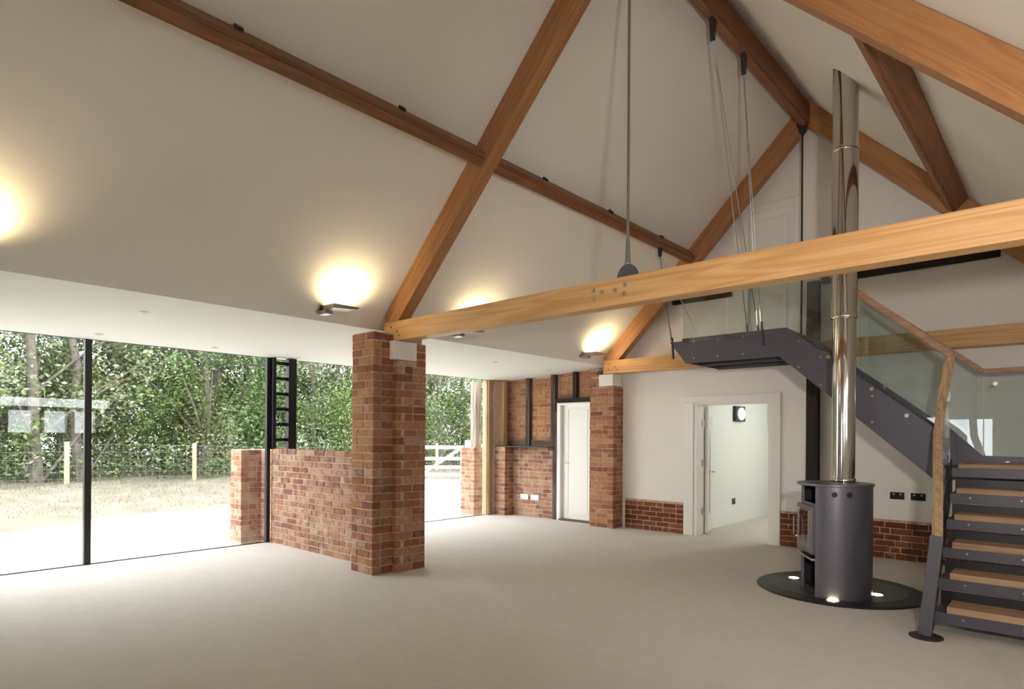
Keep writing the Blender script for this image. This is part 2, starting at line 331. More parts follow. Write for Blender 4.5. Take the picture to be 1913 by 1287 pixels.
# glazing
w1 = thing('window_1', 'floor to ceiling glass wall with slim black mullions', 'window', (GX, 0, 0), kind='structure')
for a, b in ((-.17, 1.905), (1.965, 3.985)):
    part('pane', B(GX - .006, GX + .006, a, b, .012, SO(GX) - .004), 'window_glass', w1)
for y in (-.2, 1.935): part('mullion', B(GX - .05, GX + .02, y - .032, y + .032, 0, SO(GX)), 'black_frame', w1)
part('mullion', B(GX - .03, GX + .03, 3.985, 4.035, 0, SO(GX)), 'black_frame', w1)
part('floor_track', B(GX - .012, GX + .012, -.2, 3.985, 0, .008), 'black_frame', w1); part('head_track', B(GX - .012, GX + .012, -.2, 3.985, SO(GX) - .005, SO(GX) + .005), 'black_frame', w1)
w2 = thing('window_2', 'frameless glass pane between brick pier and oak jamb', 'window', (GX, 6, 0), kind='structure')
part('pane', B(GX - .006, GX + .006, 4.36, 8.20, .012, SO(GX) - .004), 'window_glass', w2)
part('floor_track', B(GX - .012, GX + .012, 4.36, 8.20, 0, .008), 'black_frame', w2); part('head_track', B(GX - .012, GX + .012, 4.36, 8.20, SO(GX) - .005, SO(GX) + .005), 'black_frame', w2)
jb = thing('oak_jamb', 'tall pale oak jamb where the far glass pane ends', 'jamb', (GX, 8.2, 0))
part('post', B(GX - .06, GX + .05, 8.20, 8.29, 0, SO(GX)), 'oak_z', jb, .004); part('cover_strip', B(GX + .05, GX + .075, 8.22, 8.26, 0, SO(GX)), 'oak_z', jb)
part('board', B(GX - .06, GX + .02, 8.30, 8.36, 0, SO(GX)), 'oak_z', jb, .003)

# ladder-like steel column on the low wall
lc = thing('battened_steel_column', 'black ladder-like steel column standing on the low brick wall', 'column', (-8.05, 4.2, 1.26))
part('flange', B(-8.135, -8.04, 4.037, 4.085, 1.262, SO(-8.07) - .002), 'black_frame', lc, .003); part('flange', B(-8.09, -8.0, 4.245, 4.36, 1.262, SO(-8.05) - .002), 'black_frame', lc, .003)
for k in range(6):
    z = 1.37 + k * .208
    part('batten', B(-8.085, -8.035, 4.085, 4.245, z, z + .045), 'black_frame', lc)

# ================================================================== BRICKWORK
CH = .075
# near pier
pr = thing('brick_pier', 'tall red brick pier carrying the left foot of the near truss', 'pier', (-5.55, 4.1, 0))
part('core', B(-5.78, -5.40, 3.80, 4.44, 0, 2.545), 'mortar_red', pr); part('core', B(-5.41, -5.33, 4.05, 4.44, 0, 2.26), 'mortar_red', pr); part('core', B(-5.41, -5.33, 4.31, 4.44, 2.26, 2.46), 'mortar_red', pr)
cm = lambda i: 'brick_orange' if 14 < i < 30 and random.random() < .5 else 'brick_red' if random.random() < .8 else 'brick_mixed'
N = 30; PC = .0847
bricks(pr, (-5.78, 3.80), (1, 0), .38, N * PC, 'brick_red', c1=1, seed=3, CH=PC, mats=['brick_orange' if 12 < i < 30 else ('brick_mixed' if i % 3 == 0 else 'brick_red') for i in range(N)])
bricks(pr, (-5.40, 3.80), (0, 1), .25, N * PC, 'brick_red', c0=-1, seed=4, CH=PC, mats=[cm(i) if i < 12 else 'brick_red' for i in range(N)])
bricks(pr, (-5.40, 4.05), (1, 0), .07, 26 * PC, 'brick_red', c1=-1, seed=5, D=.06, CH=PC)
bricks(pr, (-5.33, 4.05), (0, 1), .39, 26 * PC, 'brick_red', c0=1, seed=6, CH=PC, mats=[('brick_orange' if i in (2, 5, 9, 12, 13, 17, 18, 22) else 'brick_mixed' if i % 5 == 1 else 'brick_red') for i in range(26)])
bricks(pr, (-5.33, 4.31), (0, 1), .13, .255, 'brick_red', z0=2.205, seed=16, CH=PC)
part('bearing_pad', B(-5.44, -5.318, 4.0, 4.305, 2.265, 2.462), 'plaster', pr, .004)
# low wall from glass to pier
lw = thing('low_brick_wall', 'low reddish brick wall running from the glass to the tall pier', 'wall', (-6.95, 4.2, 0))
part('core', B(-8.09, -5.79, 4.05, 4.37, 0, 1.252), 'mortar', lw)
bricks(lw, (-8.09, 4.05), (1, 0), 2.30, 17 * CH - .02, 'brick_mixed', seed=8, mats=['brick_mixed'] * 17)
# outside pier near
op = thing('outdoor_brick_pier', 'low brick pier outside the glass beside the black mullion', 'pier', (-8.65, 4.1, -.06))
part('core', B(-8.82, -8.50, 3.82, 4.34, -.06, 1.25), 'mortar', op); part('core', B(-8.50, -8.17, 4.10, 4.34, -.06, 1.25), 'mortar', op)
bricks(op, (-8.82, 3.82), (1, 0), .32, 17 * CH, 'brick_mixed', z0=-.03, c1=1, seed=9); bricks(op, (-8.50, 3.82), (0, 1), .28, 17 * CH, 'brick_mixed', z0=-.03, c0=-1, seed=10)
bricks(op, (-8.49, 4.10), (1, 0), .31, 17 * CH, 'brick_mixed', z0=-.03, seed=11)
# outside pier far, with an old post on it
op = thing('outdoor_brick_pier', 'sunlit low brick pier outside the far end of the glass', 'pier', (-8.6, 8.3, -.06))
part('core', B(-8.82, -8.46, 8.25, 8.80, -.06, 1.25), 'mortar', op)
bricks(op, (-8.82, 8.25), (1, 0), .36, 17 * CH, 'brick_mixed', z0=-.03, c1=1, seed=12); bricks(op, (-8.46, 8.25), (0, 1), .50, 17 * CH, 'brick_mixed', z0=-.03, c0=-1, seed=13)
tag(part('old_timber_post', B(-8.62, -8.48, 8.30, 8.46, 1.252, 2.5), 'weathered_z', bevel=.01), 'weathered grey timber post on the outdoor pier by the far glass', 'post')
# end wall of the aisle: brick apron, ledge, brick nogging between studs
ae = thing('wall_aisle_end', 'brick and timber end wall of the aisle left of the white door', 'wall', (-7.3, EY, 0), kind='structure')
part('core', B(-8.06, -6.80, 8.62, 8.78, 0, 1.262), 'mortar', ae)
bricks(ae, (-7.86, 8.62), (1, 0), 1.05, 17 * CH - .02, 'brick_mixed', seed=14)
part('core', B(-8.06, -7.80, 8.40, 8.62, 0, 1.262), 'mortar', ae)
bricks(ae, (-8.06, 8.40), (1, 0), .26, 17 * CH - .02, 'brick_mixed', c1=1, seed=15); bricks(ae, (-7.80, 8.40), (0, 1), .22, 17 * CH - .02, 'brick_red', c0=-1, seed=17)
part('core', B(-8.19, -8.06, 8.37, 8.78, 0, 2.5), 'mortar', ae)
part('ledge', B(-8.06, -6.80, 8.40, 8.80, 1.262, 1.285), 'old_x', ae, .004)
part('core', B(-8.20, -6.80, 8.74, 8.90, 1.285, 2.62), 'mortar', ae); part('core', B(-6.80, -5.5, 8.74, 8.90, 2.10, 2.70), 'mortar', ae)
part('sill_course', B(-8.0, -6.82, 8.70, 8.74, 1.285, 1.39), 'old_x', ae, .006)
for k, (a, b, z0, nc) in enumerate(((-8.05, -7.54, 1.39, 15), (-7.43, -6.95, 1.39, 15), (-6.80, -6.46, 2.14, 6), (-6.37, -6.03, 2.14, 7))):
    bricks(ae, (a, 8.735), (1, 0), b - a, nc * CH, 'brick_orange', z0=z0, seed=20 + k, D=.05)
for a, b, z0, mt in ((-7.53, -7.44, 1.285, 'old_z'), (-6.94, -6.84, 1.285, 'old_z'), (-6.455, -6.375, 2.12, 'dark_z'), (-6.84, -6.76, 0, 'old_z')):
    part('stud', B(a, b, 8.66 if z0 else 8.60, 8.76, z0, SO(a) if z0 else 1.9), mt, ae, .006)
part('lintel', B(-6.80, -6.02, 8.60, 8.76, 2.055, 2.13), 'dark_x', ae, .006)
part('plank', B(-8.14, -7.95, 8.52, 8.60, 1.285, 2.50), 'oak_z', ae, .005)
# white door in the aisle wall
d1 = thing('door_1', 'narrow white panelled door between dark timber and brick pilaster', 'door', (-6.4, EY, 0), kind='structure')
part('jamb', B(-6.755, -6.68, 8.61, 8.80, 0, 2.05), 'white_gloss', d1, .004); part('jamb', B(-6.06, -6.03, 8.61, 8.80, 0, 2.05), 'white_gloss', d1, .004); part('head', B(-6.68, -6.06, 8.61, 8.80, 2.01, 2.05), 'white_gloss', d1, .004)
lf = part('leaf', B(-6.675, -6.065, 8.68, 8.725, .03, 2.005), 'white_gloss', d1, .003)
part('panel', B(-6.60, -6.55, 8.672, 8.68, .12, 1.93), 'white_gloss', lf, .003); part('panel', B(-6.50, -6.14, 8.672, 8.68, .12, 1.93), 'white_gloss', lf, .004)
h = M(); h.tube([(-6.58, 8.68, 1.0), (-6.58, 8.63, 1.0), (-6.50, 8.625, 1.0)], .009, 8); part('handle', h, 'brushed', lf)
part('threshold', B(-6.70, -6.05, 8.60, 8.80, 0, .028), 'old_x', d1)
# far pilaster
pl = thing('brick_pilaster', 'tall orange brick pilaster between the two white doors', 'pilaster', (-5.7, 8.6, 0))
part('core', B(-5.88, -5.45, 8.40, 8.70, 0, 2.27), 'mortar_red', pl); part('core', B(-5.88, -5.71, 8.40, 8.70, 2.27, 2.44), 'mortar_red', pl); part('core', B(-6.03, -5.88, 8.58, 8.72, 0, 2.56), 'mortar_red', pl)
bricks(pl, (-5.88, 8.40), (1, 0), .43, 30 * CH, 'brick_orange', c1=1, seed=41, mats=['brick_orange' if i % 4 else 'brick_red' for i in range(30)]); bricks(pl, (-5.45, 8.40), (0, 1), .28, 30 * CH, 'brick_dark', c0=-1, seed=42, mats=['brick_red'] * 30)
bricks(pl, (-5.88, 8.40), (1, 0), .17, .15, 'brick_red', z0=2.26, seed=43); bricks(pl, (-6.03, 8.58), (1, 0), .15, 34 * CH, 'brick_red', seed=44)
part('bearing_pad', B(-5.705, -5.44, 8.36, 8.62, 2.275, 2.462), 'plaster', pl, .004)

# doorway to the hall
d2 = thing('door_2', 'open white doorway with moulded architrave in the end wall', 'door', (-3.65, EY, 0), kind='structure')
for a, b in ((-4.365, -4.19), (-3.09, -2.955)):
    part('architrave', B(a + (0 if a < -4 else .02), b - (.02 if a < -4 else 0), EY - .03, EY + .01, 0, 1.975), 'white_gloss', d2, .006)
    part('jamb', B(b - .02 if a < -4 else a - .03, b + .03 if a < -4 else a + .02, EY - .015, EY + .24, 0, 1.945), 'white_gloss', d2, .003)
part('architrave', B(-4.365, -2.955, EY - .03, EY + .01, 1.975, 2.075), 'white_gloss', d2, .006); part('head', B(-4.21, -3.07, EY - .015, EY + .24, 1.945, 1.985), 'white_gloss', d2, .003)
lf = M(); ang = math.radians(107); hx, hy = -4.15, EY + .24
def leafpt(s, t, z): return (hx + math.cos(ang) * s + math.sin(ang) * t, hy + math.sin(ang) * s - math.cos(ang) * t, z)
def leafbox(s0, s1, t0, t1, z0, z1): return M().add([leafpt(s, t, z) for z in (z0, z1) for s, t in ((s0, t0), (s1, t0), (s1, t1), (s0, t1))], [(0, 3, 2, 1), (4, 5, 6, 7), (0, 1, 5, 4), (1, 2, 6, 5), (2, 3, 7, 6), (3, 0, 4, 7)])
dl = part('leaf', leafbox(0, .55, 0, .042, .012, 1.94), 'white_gloss', d2, .003)
part('glazed_slot', leafbox(.18, .26, .042, .048, .3, 1.78), 'stove_glass', dl)
for z in (.30, 1.03, 1.62): part('hinge', B(-4.165, -4.145, EY + .15, EY + .235, z, z + .1), 'brushed', d2)
h = M(); h.tube([leafpt(.47, .042, .92), leafpt(.47, .09, .92), leafpt(.38, .095, .92)], .009, 8); part('handle', h, 'brushed', dl)
# room beyond
for nm, m, lb in (('wall_hall_left', B(-4.43, -4.31, EY + .22, 12.1, 0, 2.5), 'white left wall of the room beyond the doorway'),
                  ('wall_hall_back', B(-4.5, -1.0, 12.0, 12.12, 0, 2.5), 'white back wall of the room beyond the doorway'),
                  ('wall_hall_right', B(-1.1, -1.0, EY + .22, 12.0, 0, 2.5), 'white right wall of the room beyond the doorway')):
    st(part(nm, m, 'hall_paint'), lb, 'wall')
st(part('ceiling_hall', B(-4.5, -1.0, EY + .22, 12.1, 2.45, 2.55), 'hall_paint'), 'white ceiling of the room beyond the doorway', 'ceiling')
for k, (c, ax) in enumerate((((-4.31, 10.52, 1.87), 'x'), ((-4.14, 12.0, 1.87), 'y'))):
    bl = thing('bulkhead_lamp', ('dark square wall lamp with white face on the room beyond' if k == 0 else 'dark wall lamp beside the right jamb in the room beyond'), 'lamp', c, 'lamps in the room beyond')
    if ax == 'x':
        part('frame', B(c[0] - .002, c[0] + .06, c[1] - .20, c[1] + .20, c[2] - .13, c[2] + .13), 'steel_dark', bl, .01)
        part('diffuser', M().prism([(c[1] + .15 * math.cos(q * PI / 10), c[2] + .11 * math.sin(q * PI / 10)) for q in range(20)], 'x', c[0] + .06, c[0] + .08), 'bulkhead_glow', bl)
    else:
        part('frame', B(c[0] - .13, c[0] + .13, c[1] - .06, c[1] + .002, c[2] - .15, c[2] + .15), 'steel_dark', bl, .01)
        part('diffuser', M().prism([(c[0] + .1 * math.cos(q * PI / 10), c[2] + .11 * math.sin(q * PI / 10)) for q in range(20)], 'y', c[1] - .08, c[1] - .06), 'bulkhead_glow', bl)
hl = thing('hall_fill_lamp', 'unseen round white fill lamp added inside the room beyond', 'lamp', (-2.6, 10.6, 2.38))  # added lamp out of view, there to brighten the room beyond
part('body', M().lathe((-2.6, 10.6, 2.38), [(.14, 0), (.2, .03), (.2, .07)], 24), 'white_plastic', hl)
l_ = lamp('hall_fill_light', 'POINT', (-2.6, 10.6, 2.2), 22, (1, .98, .94), .12)  # fill light added for the room seen through the doorway

# sockets
def socket(name, label, x, y, z, wd, hg, mat, ax='y', group=None):
    s = thing(name, label, 'socket', (x, y, z), group)
    if ax == 'y':
        part('plate', B(x - wd / 2, x + wd / 2, y - .012, y, z - hg / 2, z + hg / 2), mat, s, .003)
        for q in (-.25, .25):
            part('switch', B(x + wd * q - .012, x + wd * q + .012, y - .017, y - .012, z + hg * .12, z + hg * .34), 'white_plastic' if mat == 'white_plastic' else 'brushed', s)
            for dx, dz in ((0, .0), (-.014, -.02), (.014, -.02)): part('pin_hole', B(x + wd * q + dx - .005, x + wd * q + dx + .005, y - .0128, y - .012, z + dz - .012, z + dz - .004), 'dark_slot', s)
    else:
        part('plate', B(x, x + .012, y - wd / 2, y + wd / 2, z - hg / 2, z + hg / 2), mat, s, .003); part('switch', B(x + .012, x + .017, y - .012, y + .012, z + .005, z + .03), 'brushed', s)
socket('socket', 'black double wall socket nearer the stove', -1.59, EY, .77, .15, .086, 'black_plastic', group='black sockets on the end wall'); socket('socket', 'black double wall socket nearer the stairs', -1.375, EY, .77, .15, .086, 'black_plastic', group='black sockets on the end wall')
socket('socket', 'black socket low on the left wall of the room beyond', -4.31, 10.37, .38, .12, .1, 'black_plastic', 'x')
socket('socket', 'black socket low on the back wall of the room beyond', -4.20, 12.0, .38, .12, .1, 'black_plastic')
socket('socket', 'left white double socket on the brick aisle wall', -7.50, 8.612, .355, .19, .095, 'white_plastic', group='white sockets on the aisle wall'); socket('socket', 'right white double socket on the brick aisle wall', -7.25, 8.612, .355, .19, .095, 'white_plastic', group='white sockets on the aisle wall')

# upper door and old timbers in the gable
d3 = thing('door_3', 'white panelled upper door opening onto the steel landing', 'door', (-3.1, EY, 2.62), kind='structure')
part('leaf', B(-3.44, -2.76, EY + .02, EY + .06, 2.62, 4.60), 'white_gloss', d3)
for a, b, z0, z1 in ((-3.50, -3.41, 2.62, 4.68), (-2.79, -2.70, 2.62, 4.68), (-3.41, -2.79, 4.58, 4.68)): part('architrave', B(a, b, EY - .025, EY + .02, z0, z1), 'white_gloss', d3, .006)
part('panel', B(-3.31, -2.89, EY + .005, EY + .02, 3.72, 4.46), 'white_gloss', d3, .008); part('panel', B(-3.31, -2.89, EY + .005, EY + .02, 2.8, 3.6), 'white_gloss', d3, .008)
tag(part('old_timber_post', B(-2.61, -2.46, EY - .10, EY - .001, 0, 3.50), 'dark_z', bevel=.012), 'near black old timber post against the wall behind the flue', 'post')
tag(part('old_timber_rail', M().add([(x, y, z + dz) for x, dz in ((-2.44, 0), (-.62, .01)) for y, z in ((EY - .07, 3.46), (EY + .02, 3.46), (EY + .02, 3.565), (EY - .07, 3.56))], [(0, 1, 2, 3), (7, 6, 5, 4), (0, 4, 5, 1), (1, 5, 6, 2), (2, 6, 7, 3), (3, 7, 4, 0)]), 'dark_x', bevel=.01), 'black old timber rail on the gable wall right of the flue', 'beam')
tag(part('old_timber_rail', B(-4.56, -3.64, EY - .06, EY + .02, 3.475, 3.535), 'dark_x', bevel=.01), 'short black old timber rail on the gable left of the upper door', 'beam')

# ================================================================== ROOF TIMBERS
def truss(y0, y1, label, x_l=-5.56, zb=2.467, zt=2.675, bolts=True, dv=.33):
    yc = (y0 + y1) / 2; xr = 2 * RX - x_l
    T = thing('roof_truss', label, 'truss', (RX, yc, zb))
    tie = part('tie_beam', B(x_l, xr, y0, y1, zb, zt), 'fir_x', T, .006)
    # rafters: 45 degrees, upper edge tight below the ceiling
    yr0, yr1 = y0 + .005, y1 - .005; g = .004
    ra = part('rafter', M().prism([(x_l, zt + .001), (x_l + (zt - (SL(x_l) - dv)) if False else x_l + max(.02, zt - (SL(x_l) - dv)), zt + .001), (RX, SL(RX) - dv - g), (RX, RZ - g), (x_l, SL(x_l) - g)], 'y', yr0, yr1), 'fir_l', T, .005)
    part('rafter', M().prism([(xr, zt + .001), (xr - max(.02, zt - (SL(x_l) - dv)), zt + .001), (RX + .001, SL(RX) - dv - g), (RX + .001, RZ - g), (xr, SL(x_l) - g)], 'y', yr0, yr1), 'fir_r', T, .005)
    # dowel plugs at the heel joint and at the apex
    for dx, dz in ((.10, .06), (.22, .10), (.12, .15), (.26, .05)):
        part('dowel', M().tube([(x_l + dx, y0 - .004, zb + dz), (x_l + dx, y0 + .02, zb + dz)], .012, 8), 'fir_y', tie)
    return T, tie
T1, tie1 = truss(4.05, 4.20, 'near pitched timber truss with a bolted pale tie beam')
T2, tie2 = truss(8.33, 8.48, 'far pitched timber truss in front of the white gable wall', x_l=-5.60)
# steel of the near truss
part('king_rod', M().tube([(RX, 4.125, 2.80), (RX, 4.125, 5.35)], .011, 10), 'cable', T1, smooth=True)
for dx in (-.022, .022): part('rod_fork', M().tube([(RX + dx, 4.125, 2.74), (RX + dx * .4, 4.125, 2.98)], .007, 8), 'cable', T1, smooth=True)
part('flitch_plate', M().prism([(RX + .095 * math.cos(q), 2.665 + .12 * math.sin(q)) for q in [k * PI / 10 for k in range(11)]], 'y', 4.115, 4.135), 'steel', T1)
for (x, z) in ((-2.82, 2.61), (-2.82, 2.54), (-2.74, 2.585), (-2.62, 2.58), (-2.53, 2.61), (-2.535, 2.54)):
    b_ = M(); b_.tube([(x, 4.0515, z), (x, 4.042, z)], .018, 6); b_.tube([(x, 4.043, z), (x, 4.036, z)], .011, 10); part('bolt', b_, 'brushed', tie1)
part('king_rod', M().tube([(RX - .03, 8.30, 2.75), (RX - .03, 8.30, 5.34)], .011, 10), 'steel_dark', T2, smooth=True)
part('rod_bracket', M().prism([(RX - .10, 5.46), (RX + .04, 5.46), (RX, 5.33), (RX - .06, 5.33)], 'y', 8.285, 8.32), 'steel_dark', T2)
# third truss behind the camera
T3, _ = truss(-.62, -.47, 'timber truss behind the camera')
# purlins: square to the slope, one length per bay
def purlin(sg, xs, y0, y1, label, D=.17, Wd=.12):
    o = thing('purlin', label, 'purlin', (xs, (y0 + y1) / 2, SL(xs) if sg > 0 else SR(xs)), 'purlins')
    z = SL(xs) if sg > 0 else SR(xs)
    u = Vector((S2 * sg, 0, S2)); n = Vector((S2 * sg, 0, -S2))     # up the slope, away from the ceiling
    def sec(a0, a1, d0, d1): return [((xs + u.x * a + n.x * d), (z + u.z * a + n.z * d)) for a, d in ((a0, d0), (a1, d0), (a1, d1), (a0, d1))]
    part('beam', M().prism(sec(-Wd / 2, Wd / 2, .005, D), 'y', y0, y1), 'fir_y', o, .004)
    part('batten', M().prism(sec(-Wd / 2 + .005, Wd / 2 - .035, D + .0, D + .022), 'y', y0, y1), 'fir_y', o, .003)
    for k in range(3):
        yy = y0 + (y1 - y0) * (.2 + .3 * k); part('cleat', M().prism(sec(Wd / 2, Wd / 2 + .02, .005, .05), 'y', yy, yy + .05), 'steel_dark', o)
PXL = -4.20; PXR = 2 * RX - PXL
for y0, y1, nm in ((-.46, 4.053, 'near'), (4.197, 8.333, 'far'), (BY, -.63, 'rear')):
    purlin(1, PXL, y0, y1, 'long brown purlin on the left slope %s' % {'near': 'leading to the near truss from the top left', 'far': 'between the near and far trusses', 'rear': 'behind the camera'}[nm])
    if nm != 'near': purlin(-1, PXR, y0, y1, 'brown purlin on the right slope %s' % {'near': 'before the near truss', 'far': 'right of the chrome flue between trusses', 'rear': 'behind the camera'}[nm])
for y0, y1, lb in ((-.46, 4.053, 'ridge beam before the near truss'), (4.197, 8.333, 'dark brown ridge beam between near and far trusses'), (BY, -.63, 'ridge beam behind the camera')):
    rb = thing('ridge_beam', lb, 'beam', (RX, (y0 + y1) / 2, 5.4), 'ridge beams')
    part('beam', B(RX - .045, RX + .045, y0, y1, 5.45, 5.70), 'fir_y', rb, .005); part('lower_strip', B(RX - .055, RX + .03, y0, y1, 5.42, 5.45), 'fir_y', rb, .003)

# ================================================================== STAIR
RIS = 2.66 / 13
SY0, SY1 = 7.0, 7.9           # upper flight between these
sw = thing('steel_staircase', 'purple grey steel staircase with timber treads and glass balustrades', 'staircase', (-1.2, 6.8, 0))
# upper landing and near stringer (one cranked plate)
def cranked(y0, y1, nm, xl=-3.721, top=2.66, bot=2.352):
    poly = [(xl, top - .03), (xl + .165, top - .03), (xl + .165, top), (-2.33, top), (-1.007, 1.585), (-.93, 1.50), (-.90, 1.02), (-1.005, 1.095), (-2.405, bot), (xl + .216, bot)]
    return part(nm, M().prism(poly, 'y', y0, y1), 'steel', sw, .004)
sn = cranked(SY0 - .012, SY0, 'stringer'); cranked(SY1, SY1 + .012, 'stringer')
for (x, z) in ((-3.4, 2.61), (-3.4, 2.41), (-3.1, 2.61), (-3.1, 2.41), (-2.8, 2.61), (-2.8, 2.41), (-2.2, 2.50), (-2.2, 2.22), (-1.98, 2.31), (-1.98, 2.02), (-1.5, 1.88), (-1.5, 1.62)):
    part('bolt', M().tube([(x, SY0 - .011, z), (x, SY0 - .02, z)], .011, 8), 'brushed', sn)
part('landing_deck', B(-3.55, -2.33, SY0 + .001, 8.30, 2.60, 2.645), 'steel', sw); part('landing_boards', B(-3.54, -2.34, SY0 + .01, 8.62, 2.646, 2.66), 'oak_x', sw)
part('landing_edge', M().prism([(-3.70, 2.63), (-3.50, 2.63), (-3.50, 2.36)], 'y', SY0 + .001, 8.0), 'steel', sw)
part('landing_beam', B(-3.50, -2.42, 7.45, 7.47, 2.36, 2.60), 'steel', sw)
for k in range(6):                       # upper flight treads
    z = 6 * RIS + (k + 1) * RIS; x = -.98 - k * .232
    part('tread_tray', B(x - .27, x, SY0 + .001, SY1 - .001, z - .075, z - .035), 'steel', sw); part('tread', B(x - .27, x + .005, SY0 + .03, SY1 - .03, z - .035, z), 'oak_y', sw, .004)
# quarter landing
QZ = 6 * RIS
part('quarter_landing', B(-.97, .25, 7.02, SY1 - .001, QZ - .12, QZ - .04), 'steel', sw); part('quarter_boards', B(-.80, .22, 7.0, SY1 - .02, QZ - .04, QZ), 'oak_x', sw, .004)
part('quarter_fascia', M().prism([(-1.02, 1.62), (-.70, 1.29), (.25, 1.27), (.25, 1.03), (-1.02, 1.03)], 'y', SY1 + .014, SY1 + .026), 'steel', sw)
# lower flight
def LXs(y): return -.80 - (y - 5.42) * .038      # line of the inner stringer
for k in range(5):
    z = RIS * (k + 1); y = 5.61 + .28 * k; x = -.705 - .019 * k
    part('tread_tray', B(LXs(y) + .02, .17, y + .012, y + .28, z - .135, z - .05), 'steel', sw, .003)
    part('tread', B(x, .15, y, y + .27, z - .05, z), 'oak_x', sw, .005)
    part('dark_gap_plate', B(LXs(y) + .03, .17, y + .275, y + .283, z - .13, z + RIS - .14), 'black_frame', sw)  # black plate added behind the tray so the tread gap looks dark
    for q in (0, 1):
        bx = x + .10 + q * .35; part('bolt', M().tube([(bx, y + .012, z - .085), (bx, y + .004, z - .085)], .008, 8), 'brushed', sw)
def stringer_low(xo0, xo1, th, nm):
    def pt(y, z, o): return (LXs(y) + o + xo1, y, z)
    prof = [(5.50, 0.0), (5.72, 0.0), (7.05, .97), (7.05, 1.27), (6.85, 1.20), (5.50, .16)]
    v = [pt(y, z, 0) for y, z in prof] + [pt(y, z, th) for y, z in prof]; n = len(prof)
    return part(nm, M().add(v, [tuple(range(n)), tuple(range(2 * n - 1, n - 1, -1))] + [(i, i + n, (i + 1) % n + n, (i + 1) % n) for i in range(n)]), 'steel_dark', sw)
stringer_low(0, 0, .014, 'stringer'); stringer_low(0, 1.0, .014, 'stringer')
# newel: leaning flat steel post with a round foot plate, wooden handrail above
part('newel_post', M().bar((-.812, 5.42, .012), (-.752, 5.50, .74), .05, .085, (1, 0, 0)), 'steel_mid', sw, .006)
part('foot_plate', M().lathe((-.805, 5.42, 0), [(.11, .001), (.11, .01), (.10, .014)], 24), 'steel_dark', sw)
rail = [(-.751, 5.50, .72), (-.82, 6.02, 1.08), (-.902, 6.60, 1.49), (-.90, 6.82, 1.80), (-.865, 7.0, 2.228)]
def rail_bar(pts, nm, mat, wd=.055, dp=.06):
    m = M()
    for a, b in zip(pts[:-1], pts[1:]): m.bar(a, b, wd, dp, (.3, .2, 1) if abs(b[0] - a[0]) < .3 else (0, 0, 1))
    return part(nm, m, mat, sw, .006)
rail_bar(rail, 'handrail', 'oak_z')
rail_bar([(-.855, 7.0, 2.235), (-1.651, 7.0, 2.945), (-2.20, 7.0, 3.43)], 'handrail', 'oak_x')
rail_bar([(-2.2, 7.92, 3.42), (-.70, 7.92, 2.15), (.25, 7.92, 2.15)], 'handrail', 'oak_x', .05, .05)
# glass
def pane(poly, y0, y1): part('glass_panel', M().prism(poly, 'y', y0, y1), 'stair_glass', sw)
pane([(-.93, 1.56), (-.89, 2.19), (-1.62, 2.885), (-1.62, 2.14)], 6.992 - .03, 7.004 - .03)
pane([(-1.63, 2.15), (-1.63, 2.895), (-2.2, 3.38), (-2.35, 3.40), (-2.35, 2.66)], 6.962, 6.974)
pane([(-2.36, 2.60), (-2.36, 3.42), (-2.98, 3.42), (-2.98, 2.60)], 6.962, 6.974); pane([(-3.0, 2.60), (-3.0, 3.42), (-3.53, 3.42), (-3.53, 2.60)], 6.962, 6.974)
pane([(-.70, 1.27), (-.70, 2.12), (-2.2, 3.38), (-2.4, 3.40), (-2.4, 2.70), (-1.0, 1.56)], 7.925, 7.937)
pane([(-.69, 1.27), (.24, 1.27), (.24, 2.12), (-.69, 2.12)], 7.925, 7.937)
gm = M(); gp = [(-.80, 5.62, .30), (-.80, 5.62, .78), (-.90, 6.60, 1.45), (-.865, 6.95, 2.15), (-.865, 6.95, 1.22)]
gm.add(gp + [vadd(p, (.01, 0, 0)) for p in gp], [(0, 1, 2, 3, 4), (9, 8, 7, 6, 5)] + [(i, i + 5, (i + 1) % 5 + 5, (i + 1) % 5) for i in range(5)]); part('glass_panel', gm, 'stair_glass', sw)
for (x, z) in ((-1.2, 1.68), (-1.5, 1.95), (-1.9, 2.3)): part('glass_clamp', M().tube([(x, 6.99, z), (x, 6.955, z)], .02, 12), 'brushed', sw)
for x in (-.5, .0): part('glass_clamp', M().tube([(x, 7.94, 1.22), (x, 7.90, 1.22)], .02, 12), 'brushed', sw)
part('glass_clamp', M().tube([(-.60, 7.94, 2.02), (-.60, 7.91, 2.02)], .02, 12), 'brushed', sw)
# suspension cables
def cable(label, top_, tops, ends):
    o = thing('suspension_cable', label, 'cable', top_, 'cables holding the landing')
    x, y, z = top_
    part('bracket', M().prism([(y - .045, z), (y + .045, z), (y + .012, z - .20), (y - .012, z - .20)], 'x', x - .02, x + .02), 'steel_dark', o)
    for e in ends: part('wire_rope', M().tube([(x, y, z - .19), e], .0055, 8), 'cable', o, smooth=True)
    for e in ends: part('turnbuckle', M().tube([e, tuple(Vector(e) + (Vector((x, y, z)) - Vector(e)).normalized() * .16)], .011, 8), 'brushed', o, smooth=True)
    e = ends[0]; part('end_plate', M().bar((e[0] + .01, e[1], e[2] + .03), (e[0] + .03, e[1], e[2] - .24), .008, .045, (0, 1, 0)), 'steel', o)
cable('pair of steel cables from the ridge beam down to the steel landing', (RX, 6.34, 5.41), None, [(-2.60, 6.97, 2.72), (-2.64, 6.97, 2.72)])
cable('pair of thin steel cables from the ridge bracket nearer the near truss', (RX, 5.60, 5.41), None, [(-2.93, 7.45, 2.68), (-2.85, 7.6, 2.68)])
cable('steel cable from the left purlin to the tip of the landing', (-4.10, 7.42, 4.06), None, [(-3.70, 6.99, 2.66), (-3.70, 7.9, 2.66)])

